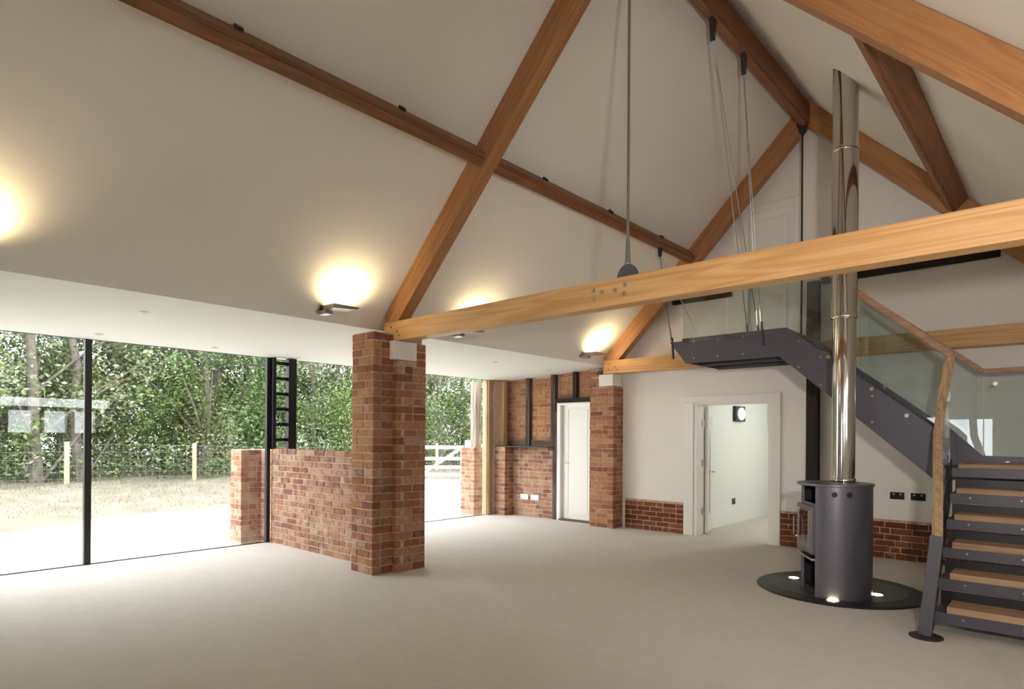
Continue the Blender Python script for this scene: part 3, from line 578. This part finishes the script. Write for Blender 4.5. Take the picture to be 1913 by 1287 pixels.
# ================================================================== STOVE
hc = (-1.69, 6.57)
he = thing('slate_hearth', 'round dark slate hearth with inset floor lights', 'hearth', (hc[0], hc[1], 0))
part('rim', M().lathe((hc[0], hc[1], 0), [(.73, .0), (.735, .010), (.715, .018)], 64), 'slate', he)
part('inner_disc', M().lathe((hc[0], hc[1], .018), [(.575, 0), (.572, .004)], 64), 'slate_in', he)
vdir = Vector((-1.66, 6.5, 0)).normalized(); ldir = Vector((vdir.y, -vdir.x, 0))
S = Vector((-1.655, 6.30, 0)); nn = (ldir * -.94 + vdir * -.33).normalized(); tt = Vector((-nn.y, nn.x, 0))
na = math.atan2(nn.y, nn.x); Rr = .31; Df = .235; half = math.acos(Df / Rr)
def arc(r, a0, a1, n): return [(S.x + r * math.cos(a0 + (a1 - a0) * k / n), S.y + r * math.sin(a0 + (a1 - a0) * k / n)) for k in range(n + 1)]
def loc(t_, n_): p = S + tt * t_ + nn * n_; return (p.x, p.y)
def cut(depth, r=Rr):                                   # plan of body: circle with a flat front recessed by depth
    hw = math.sqrt(r * r - Df * Df); return arc(r, na + half, na + 2 * PI - half, 40)
sv = thing('wood_stove', 'dark grey cylindrical wood burning stove on the slate hearth', 'stove', (S.x, S.y, .022))
Z0 = .022
full = arc(Rr + .012, na, na + 2 * PI, 56)[:-1]
hw = math.sqrt(Rr * Rr - Df * Df)
def recess(d): return [loc(-hw, Df)] if False else []
side = arc(Rr, na + half, na + 2 * PI - half, 40)       # starts at +half (t>0 side)
q0, q1 = side[0], side[-1]
wall_t = .03
# outer shell: curved wall with thickness (C-shape), plus floors between openings
inner = arc(Rr - wall_t, na + half, na + 2 * PI - half, 40)[::-1]
part('shell', M().prism(side + inner, 'z', Z0, 1.02), 'stove_paint', sv, smooth=True)
part('top_plate', M().prism(full, 'z', 1.02, 1.045), 'stove_paint', sv, .005)
inn = arc(Rr - wall_t - .001, na + half, na + 2 * PI - half, 40)
part('firebox', M().prism(inn, 'z', .40, .86), 'stove_black', sv); part('base_plate', M().prism(inn, 'z', Z0, .07), 'stove_black', sv)
part('niche_back', M().prism([loc(-.20, .0), loc(.20, .0), loc(.20, .02), loc(-.20, .02)], 'z', .07, 1.02), 'stove_black', sv)
def slab(t0, t1, n0, n1, z0, z1): return M().prism([loc(t0, n0), loc(t1, n0), loc(t1, n1), loc(t0, n1)], 'z', z0, z1)
dr = part('door', slab(-hw - .005, hw + .005, Df - .02, Df + .035, .40, .835), 'stove_paint', sv, .006)
part('door_glass', slab(-hw + .055, hw - .055, Df + .035, Df + .041, .45, .785), 'stove_glass', dr)
for a in (-1, 1): part('glass_frame', slab(a * (hw - .05) - .007, a * (hw - .05) + .007, Df + .035, Df + .047, .44, .795), 'brushed', dr)
h = M(); h.tube([(*loc(-hw + .03, Df + .03), .52), (*loc(-hw + .03, Df + .075), .53), (*loc(-hw + .03, Df + .075), .70), (*loc(-hw + .03, Df + .03), .71)], .009, 8); part('door_handle', h, 'chrome', dr)
part('ash_lip', slab(-hw - .002, hw + .002, Df - .05, Df + .03, .345, .365), 'brushed', sv, .004)
part('niche_shelf', slab(-hw, hw, Df - .22, Df - .001, .835, .86), 'stove_paint', sv)
va = math.atan2(-vdir.y, -vdir.x)
for dq in (-.27, .12):
    q = va + dq + .27; c = Vector((math.cos(q), math.sin(q), 0))
    p = S + c * Rr; part('air_vent', M().tube([(p.x - c.x * .01, p.y - c.y * .01, .955), (p.x + c.x * .005, p.y + c.y * .005, .955)], .024, 16), 'stove_black', sv)
fl = thing('chrome_flue', 'tall polished chrome flue pipe rising from the stove to the roof', 'flue', (-1.60, 6.36, 1.045))
FX, FY = -1.60, 6.36
zt = SR(FX) + .15
part('pipe', M().lathe((FX, FY, 0), [(.098, 1.046), (.098, 2.62)], 40), 'chrome', fl, smooth=True)
part('pipe', M().lathe((FX, FY, 0), [(.110, 2.58), (.112, 4.15)], 40), 'chrome', fl, smooth=True); part('pipe', M().lathe((FX, FY, 0), [(.108, 4.13), (.108, zt)], 40), 'chrome', fl, smooth=True)
for z, r in ((1.05, .106), (2.57, .116), (4.12, .117)): part('joint_band', M().lathe((FX, FY, z), [(r - .004, 0), (r, .006), (r, .03), (r - .004, .036)], 40), 'chrome', fl, smooth=True)
for k, (dx, dy) in enumerate(((-.44, .09), (.11, -.60), (.35, -.10))):
    p = (hc[0] + dx, hc[1] + dy)
    g = thing('floor_light', ['round glowing floor light left of the stove', 'round glowing floor light in front of the stove', 'round glowing floor light right of the stove'][k], 'light', (p[0], p[1], .022), 'hearth floor lights')
    part('bezel', M().lathe((p[0], p[1], .018), [(.06, 0), (.058, .008), (.05, .008)], 24), 'brushed', g); part('lens', M().lathe((p[0], p[1], .026), [(.046, 0), (.046, .002)], 24), 'hearth_glow', g)

# ================================================================== LAMPS ON THE SLOPE, DOWNLIGHTS
def wall_lamp(y, label):
    xs = -5.60; z = SL(xs)
    o = thing('wall_lamp', label, 'lamp', (xs, y, z), 'metal wall lamps below the slope')
    n = Vector((S2, 0, -S2)); u = Vector((S2, 0, S2))
    def P(a, b, d): q = Vector((xs, y + b, z)) + u * a + n * d; return tuple(q)
    def bx(a0, a1, b0, b1, d0, d1): return M().add([P(a, b, d) for d in (d0, d1) for a, b in ((a0, b0), (a1, b0), (a1, b1), (a0, b1))], [(0, 3, 2, 1), (4, 5, 6, 7), (0, 1, 5, 4), (1, 2, 6, 5), (2, 3, 7, 6), (3, 0, 4, 7)])
    part('back_plate', bx(-.055, .055, -.15, -.05, .001, .025), 'brushed', o, .003)
    zz = z - .03
    part('arm', M().box(xs + .0, xs + .13, y - .14, y - .06, zz - .045, zz - .005), 'brushed', o, .004)
    tr = part('tray', M().add([(xs + .05, y - .12, zz), (xs + .24, y - .12, zz), (xs + .24, y + .15, zz + .02), (xs + .05, y + .15, zz + .02), (xs + .04, y - .12, zz + .045), (xs + .25, y - .12, zz + .045), (xs + .25, y + .18, zz + .045), (xs + .04, y + .18, zz + .045)], [(0, 3, 2, 1), (4, 5, 6, 7), (0, 1, 5, 4), (1, 2, 6, 5), (2, 3, 7, 6), (3, 0, 4, 7)]), 'brushed', o, .004)
    part('bulb', B(xs + .09, xs + .20, y - .08, y + .12, zz + .046, zz + .056), 'lamp_glow', tr)
    lt = lamp('lamp_light', 'SPOT', (0, 0, 0), 17, (1, .80, .46), .03, spot_size=math.radians(165), spot_blend=.6); lt.parent = o; lt.location = (.21, .03, .05)
    lt.rotation_euler = Vector((-.30, 0, .95)).to_track_quat('-Z', 'Y').to_euler()
for y, lb in ((.55, 'metal wall lamp nearest the camera under the slope'), (3.42, 'metal wall lamp left of the tall brick pier'), (5.22, 'metal wall lamp half hidden under the near tie beam'), (7.86, 'metal wall lamp beside the far brick pilaster'), (-2.0, 'metal wall lamp behind the camera')): wall_lamp(y, lb)
for (x, y, lb) in ((-6.404, 1.966, 'small recessed downlight in the soffit nearest the slope edge at left'), (-7.745, 1.941, 'small recessed downlight above the black mullion'), (-7.80, 3.162, 'small recessed downlight above the glass left of the ladder column'), (-6.497, 6.765, 'small recessed downlight right of the tall pier'), (-6.555, 8.124, 'small recessed downlight above the white aisle door'), (-6.45, 4.9, 'small recessed downlight behind the tall pier'), (-7.76, 5.6, 'small recessed downlight above the far glass pane')):
    z = SO(x); d = thing('downlight', lb, 'downlight', (x, y, z), 'soffit downlights')
    part('bezel', M().lathe((x, y, z - .008), [(.040, 0), (.044, .004), (.044, .012)], 24), 'white_plastic', d); part('reflector', M().lathe((x, y, z - .0095), [(.026, 0), (.028, .0015)], 20), 'brushed', d)

# ================================================================== OUTSIDE
random.seed(21)
# dry grass verge beyond the gravel
vg = M(); nx_, ny_ = 26, 50
def vh(x, y):
    e = -12.3 - .36 * (min(y, 11) - 1.8) + .2 * math.sin(y * 1.3); d = e - x
    return -.07 if d < 0 else -.055 + min(.30, .09 * d) + .04 * math.sin(x * 2.1 + y * 1.7) * min(1, d)
vv = []
for i in range(nx_ + 1):
    for j in range(ny_ + 1):
        x = -12.0 - 28 * (i / nx_) ** 1.3; y = -14 + 62 * j / ny_; vv.append((x, y, vh(x, y)))
vg.add(vv, [(i * (ny_ + 1) + j, (i + 1) * (ny_ + 1) + j, (i + 1) * (ny_ + 1) + j + 1, i * (ny_ + 1) + j + 1) for i in range(nx_) for j in range(ny_)])
st(part('ground_verge', vg, 'verge', smooth=True), 'dry grassy verge between gravel and fence', 'ground')
gm = M()
for k in range(14000):
    x = -13.0 - 8.5 * random.random() ** .8; y = random.uniform(-2, 22); z = vh(x, y)
    if z < -.045: continue
    hgt = random.uniform(.03, .09) * (2.2 if x < -17 else 1); a = random.uniform(0, 2 * PI); wd = .006; dx, dy = random.uniform(-.06, .06), random.uniform(-.06, .06)
    gm.add([(x - wd * math.cos(a), y - wd * math.sin(a), z - .01), (x + wd * math.cos(a), y + wd * math.sin(a), z - .01), (x + dx, y + dy, z + hgt)], [(0, 1, 2)])
tag(part('grass_tufts', gm, 'leaf_dry'), 'short pale grass on the verge outside', 'grass', kind='stuff')
# post and wire fence
fe = thing('wire_fence', 'post and wire stock fence in front of the trees', 'fence', (-17.7, 6, .2))
fx = -17.72
for k in range(-3, 7):
    y = 3.80 + 2.88 * k; z = vh(fx, y)
    part('fence_post', M().tube([(fx, y, z - .1), (fx, y, z + 1.0)], .055, 10), 'fence_z', fe)
wm = M()
for z in (.12, .27, .42, .58, .76, .94): wm.tube([(fx + .06, 3.8 + 2.88 * k, vh(fx, 3.8 + 2.88 * k) + z) for k in range(-3, 7)], .0035, 4, False)
part('line_wires', wm, 'wire', fe); wm = M()
for k in range(150): y = -4.6 + k * .165; z = vh(fx, y); wm.tube([(fx + .06, y, z + .12), (fx + .06, y, z + .94)], .002, 3, False)
tag(part('stay_wires', wm, 'wire', fe), kind='stuff')
# white five bar gates
def gate(A, Bp, hgt, label, brace=True):
    A = Vector((*A, -.06)); Bv = Vector((*Bp, -.06)); d = (Bv - A); Lg = d.length; d.normalize()
    g = thing('field_gate', label, 'gate', tuple(A), 'white field gates')
    def q(s, z): p = A + d * s; return (p.x, p.y, -.06 + z)
    part('gate_post', M().bar(q(-.12, 0), q(-.12, hgt + .22), .16, .16, (d.x, d.y, 0)), 'white_fence', g); part('gate_post', M().bar(q(Lg + .12, 0), q(Lg + .12, hgt + .10), .16, .16, (d.x, d.y, 0)), 'white_fence', g)
    for k in range(5): part('rail', M().bar(q(0, .14 + (hgt - .14) * [0, .19, .41, .66, 1][k]), q(Lg, .14 + (hgt - .14) * [0, .19, .41, .66, 1][k]), .05, .095), 'white_fence', g)
    for s in (.05, Lg / 2, Lg - .05): part('stile', M().bar(q(s, .10), q(s, hgt + .05), .055, .09, (d.x, d.y, 0)), 'white_fence', g)
    part('brace', M().bar(q(.05, hgt), q(Lg / 2, .14), .05, .08), 'white_fence', g); part('brace', M().bar(q(Lg - .05, hgt), q(Lg / 2, .14), .05, .08), 'white_fence', g)
gate((-14.0, 13.2), (-16.2, 10.9), 1.18, 'white five bar field gate seen past the tall brick pier'); gate((-13.2, 14.1), (-15.2, 14.9), 1.22, 'white five bar field gate behind the nearer gate')

# trees
def leaf_cloud(centres, n, size, rnd, mesh):
    for c, r in centres:
        for _ in range(n):
            while True:
                p = Vector((rnd.uniform(-1, 1), rnd.uniform(-1, 1), rnd.uniform(-1, 1)))
                if p.length < 1: break
            p = c + p * r; s = size * rnd.uniform(.6, 1.4)
            a = Vector((rnd.gauss(0, 1), rnd.gauss(0, 1), rnd.gauss(0, .6))).normalized(); b = a.cross(Vector((rnd.gauss(0, 1), rnd.gauss(0, 1), rnd.gauss(0, 1)))).normalized() * .55
            mesh.add([p - a * s, p + b * s, p + a * s, p - b * s], [(0, 1, 2, 3)])
def make_tree(seed, H, cr, zlow, ncl, nl, tr, size, mat, nm='woodland_tree'):
    rnd = random.Random(seed); root = thing(nm, 'x', 'tree', (0, 0, 0))
    tm = M(); pts = []; x = y = 0
    for k in range(9): pts.append((x, y, H * k / 8 - .1)); x += rnd.uniform(-.16, .16); y += rnd.uniform(-.16, .16)
    tm.tube(pts, [tr * (1.25 if k == 0 else 1 - .09 * k) for k in range(9)], 9)
    cents = []
    for k in range(ncl):
        z = zlow + (H - zlow) * rnd.random() ** .9; q = rnd.uniform(0, 2 * PI); f_ = (z - zlow) / (H - zlow)
        r = cr * math.sqrt(rnd.random()) * (math.sin(PI * min(1, .25 + .72 * f_)) * .7 + .35)
        c = Vector((r * math.cos(q), r * math.sin(q), z)); cents.append((c, rnd.uniform(.35, .75)))
        if k % 3 == 0 and tr > .03:
            zb = max(.6, z - r * .7); b0 = pts[min(8, int(zb / H * 8))]
            tm.tube([b0, tuple((Vector(b0) + c) / 2 + Vector((0, 0, .15))), tuple(c)], [tr * .28, tr * .16, tr * .06], 6)
    part('trunk', tm, 'bark', root, smooth=True)
    lm = M(); leaf_cloud(cents, nl, size, rnd, lm); tag(part('foliage', lm, mat, root), kind='stuff')
    return root
def copy_tree(o):
    c = o.copy(); COL.objects.link(c)
    for ch in o.children: d = ch.copy(); COL.objects.link(d); d.parent = c
    return c
protos = {'mid': make_tree(1, 8.0, 2.6, .5, 92, 150, .15, .065, 'leaf_mid'), 'dark': make_tree(2, 8.0, 2.3, .3, 95, 150, .18, .06, 'leaf_dark'), 'thin': make_tree(3, 8.5, 2.4, 2.0, 78, 120, .13, .055, 'leaf_pale'),
          'pale': make_tree(6, 8.0, 2.6, .4, 105, 150, .13, .06, 'leaf_pale'),
          'bush': make_tree(4, 2.6, 1.2, .25, 26, 130, .03, .045, 'leaf_mid', 'woodland_bush'), 'palebush': make_tree(5, 2.2, 1.0, .2, 22, 120, .03, .042, 'leaf_pale', 'woodland_bush')}
LB = {'mid': ('mid green leafy tree beyond the wire fence', 'tree', 'mid green trees beyond the fence'), 'dark': ('dark leaved tree beyond the wire fence', 'tree', 'dark trees beyond the fence'), 'thin': ('thin pale leaved tree beyond the wire fence', 'tree', 'pale trees beyond the fence'),
      'pale': ('dense pale green tree beyond the wire fence', 'tree', 'dense pale trees beyond the fence'),
      'bush': ('green bush under the trees beyond the fence', 'bush', 'green bushes beyond the fence'), 'palebush': ('pale bush under the trees beyond the fence', 'bush', 'pale bushes beyond the fence')}
used = set(); PLANTED = {}
def plant(kind, x, y, s, rz):
    o = protos[kind] if kind not in used else copy_tree(protos[kind]); used.add(kind)
    o.location = (x, y, vh(x, y) - .03); o.scale = (s, s, s); o.rotation_euler = (0, 0, rz); tag(o, *LB[kind]); PLANTED.setdefault(kind, []).append(o)
rnd = random.Random(5)
spots = [('pale', -22.0, 13.6), ('pale', -22.8, 16.2), ('pale', -22.0, 18.6), ('pale', -21.0, 21.4), ('pale', -23.5, 11.2), ('thin', -19.2, 3.5), ('thin', -19.4, 4.45), ('dark', -20.6, 2.6), ('mid', -20.9, 5.6), ('dark', -19.4, 7.55), ('dark', -20.8, 8.4), ('thin', -22.0, 10.2), ('thin', -21.0, 12.2), ('thin', -20.5, 15.2), ('thin', -22.4, 17.5), ('thin', -20.8, 19.6), ('thin', -19.6, 17.2), ('mid', -22.6, 1.4), ('thin', -23.5, 7.8),
         ('mid', -24.4, 13.9), ('dark', -25.0, 5.2), ('mid', -25.6, 10.3), ('dark', -25.2, 20.8), ('mid', -23.0, 23.5), ('dark', -26.5, 1.5), ('thin', -26, 17), ('mid', -19, 22.5), ('dark', -17.5, 25.5), ('mid', -21, 27.5), ('mid', -28.5, 8), ('mid', -29, 14), ('dark', -29, 22), ('mid', -20.3, .4), ('dark', -22, -2.5)]
for k, x, y in spots: plant(k, x, y, rnd.uniform(.85, 1.15), rnd.uniform(0, 6.28))
for j in range(30):
    y = -1.5 + j * .95; k = 'palebush' if j % 3 == 1 else 'bush'
    plant(k, -19.0 - rnd.uniform(0, 1.6) + (max(0, y - 16) * .25), y, rnd.uniform(.7, 1.25), rnd.uniform(0, 6.28))

for j in range(18):
    y = -2.5 + j * 1.75; plant('bush', -24.5 - rnd.uniform(0, 1.5), y, rnd.uniform(1.0, 1.35), rnd.uniform(0, 6.28))
ORD = ['leftmost', 'second', 'third', 'fourth', 'fifth', 'sixth', 'seventh', 'eighth', 'ninth', 'tenth', 'eleventh', 'twelfth', 'thirteenth', 'fourteenth', 'fifteenth', 'sixteenth', 'seventeenth', 'eighteenth', 'nineteenth', 'twentieth', 'twenty-first', 'twenty-second', 'twenty-third', 'twenty-fourth', 'twenty-fifth', 'twenty-sixth', 'twenty-seventh', 'twenty-eighth', 'twenty-ninth', 'thirtieth', 'thirty-first', 'thirty-second', 'thirty-third', 'thirty-fourth', 'thirty-fifth', 'thirty-sixth', 'thirty-seventh', 'thirty-eighth', 'thirty-ninth', 'fortieth']
for kind, obs in PLANTED.items():                       # tell them apart by their place along the belt
    obs.sort(key=lambda o: (o.location - cam.location).dot(rt) / (o.location - cam.location).dot(fw))
    for k, o in enumerate(obs): o['label'] = LB[kind][0] + (', %s of its kind' % ORD[k] if k == 0 else ', %s of its kind from the left' % ORD[k])
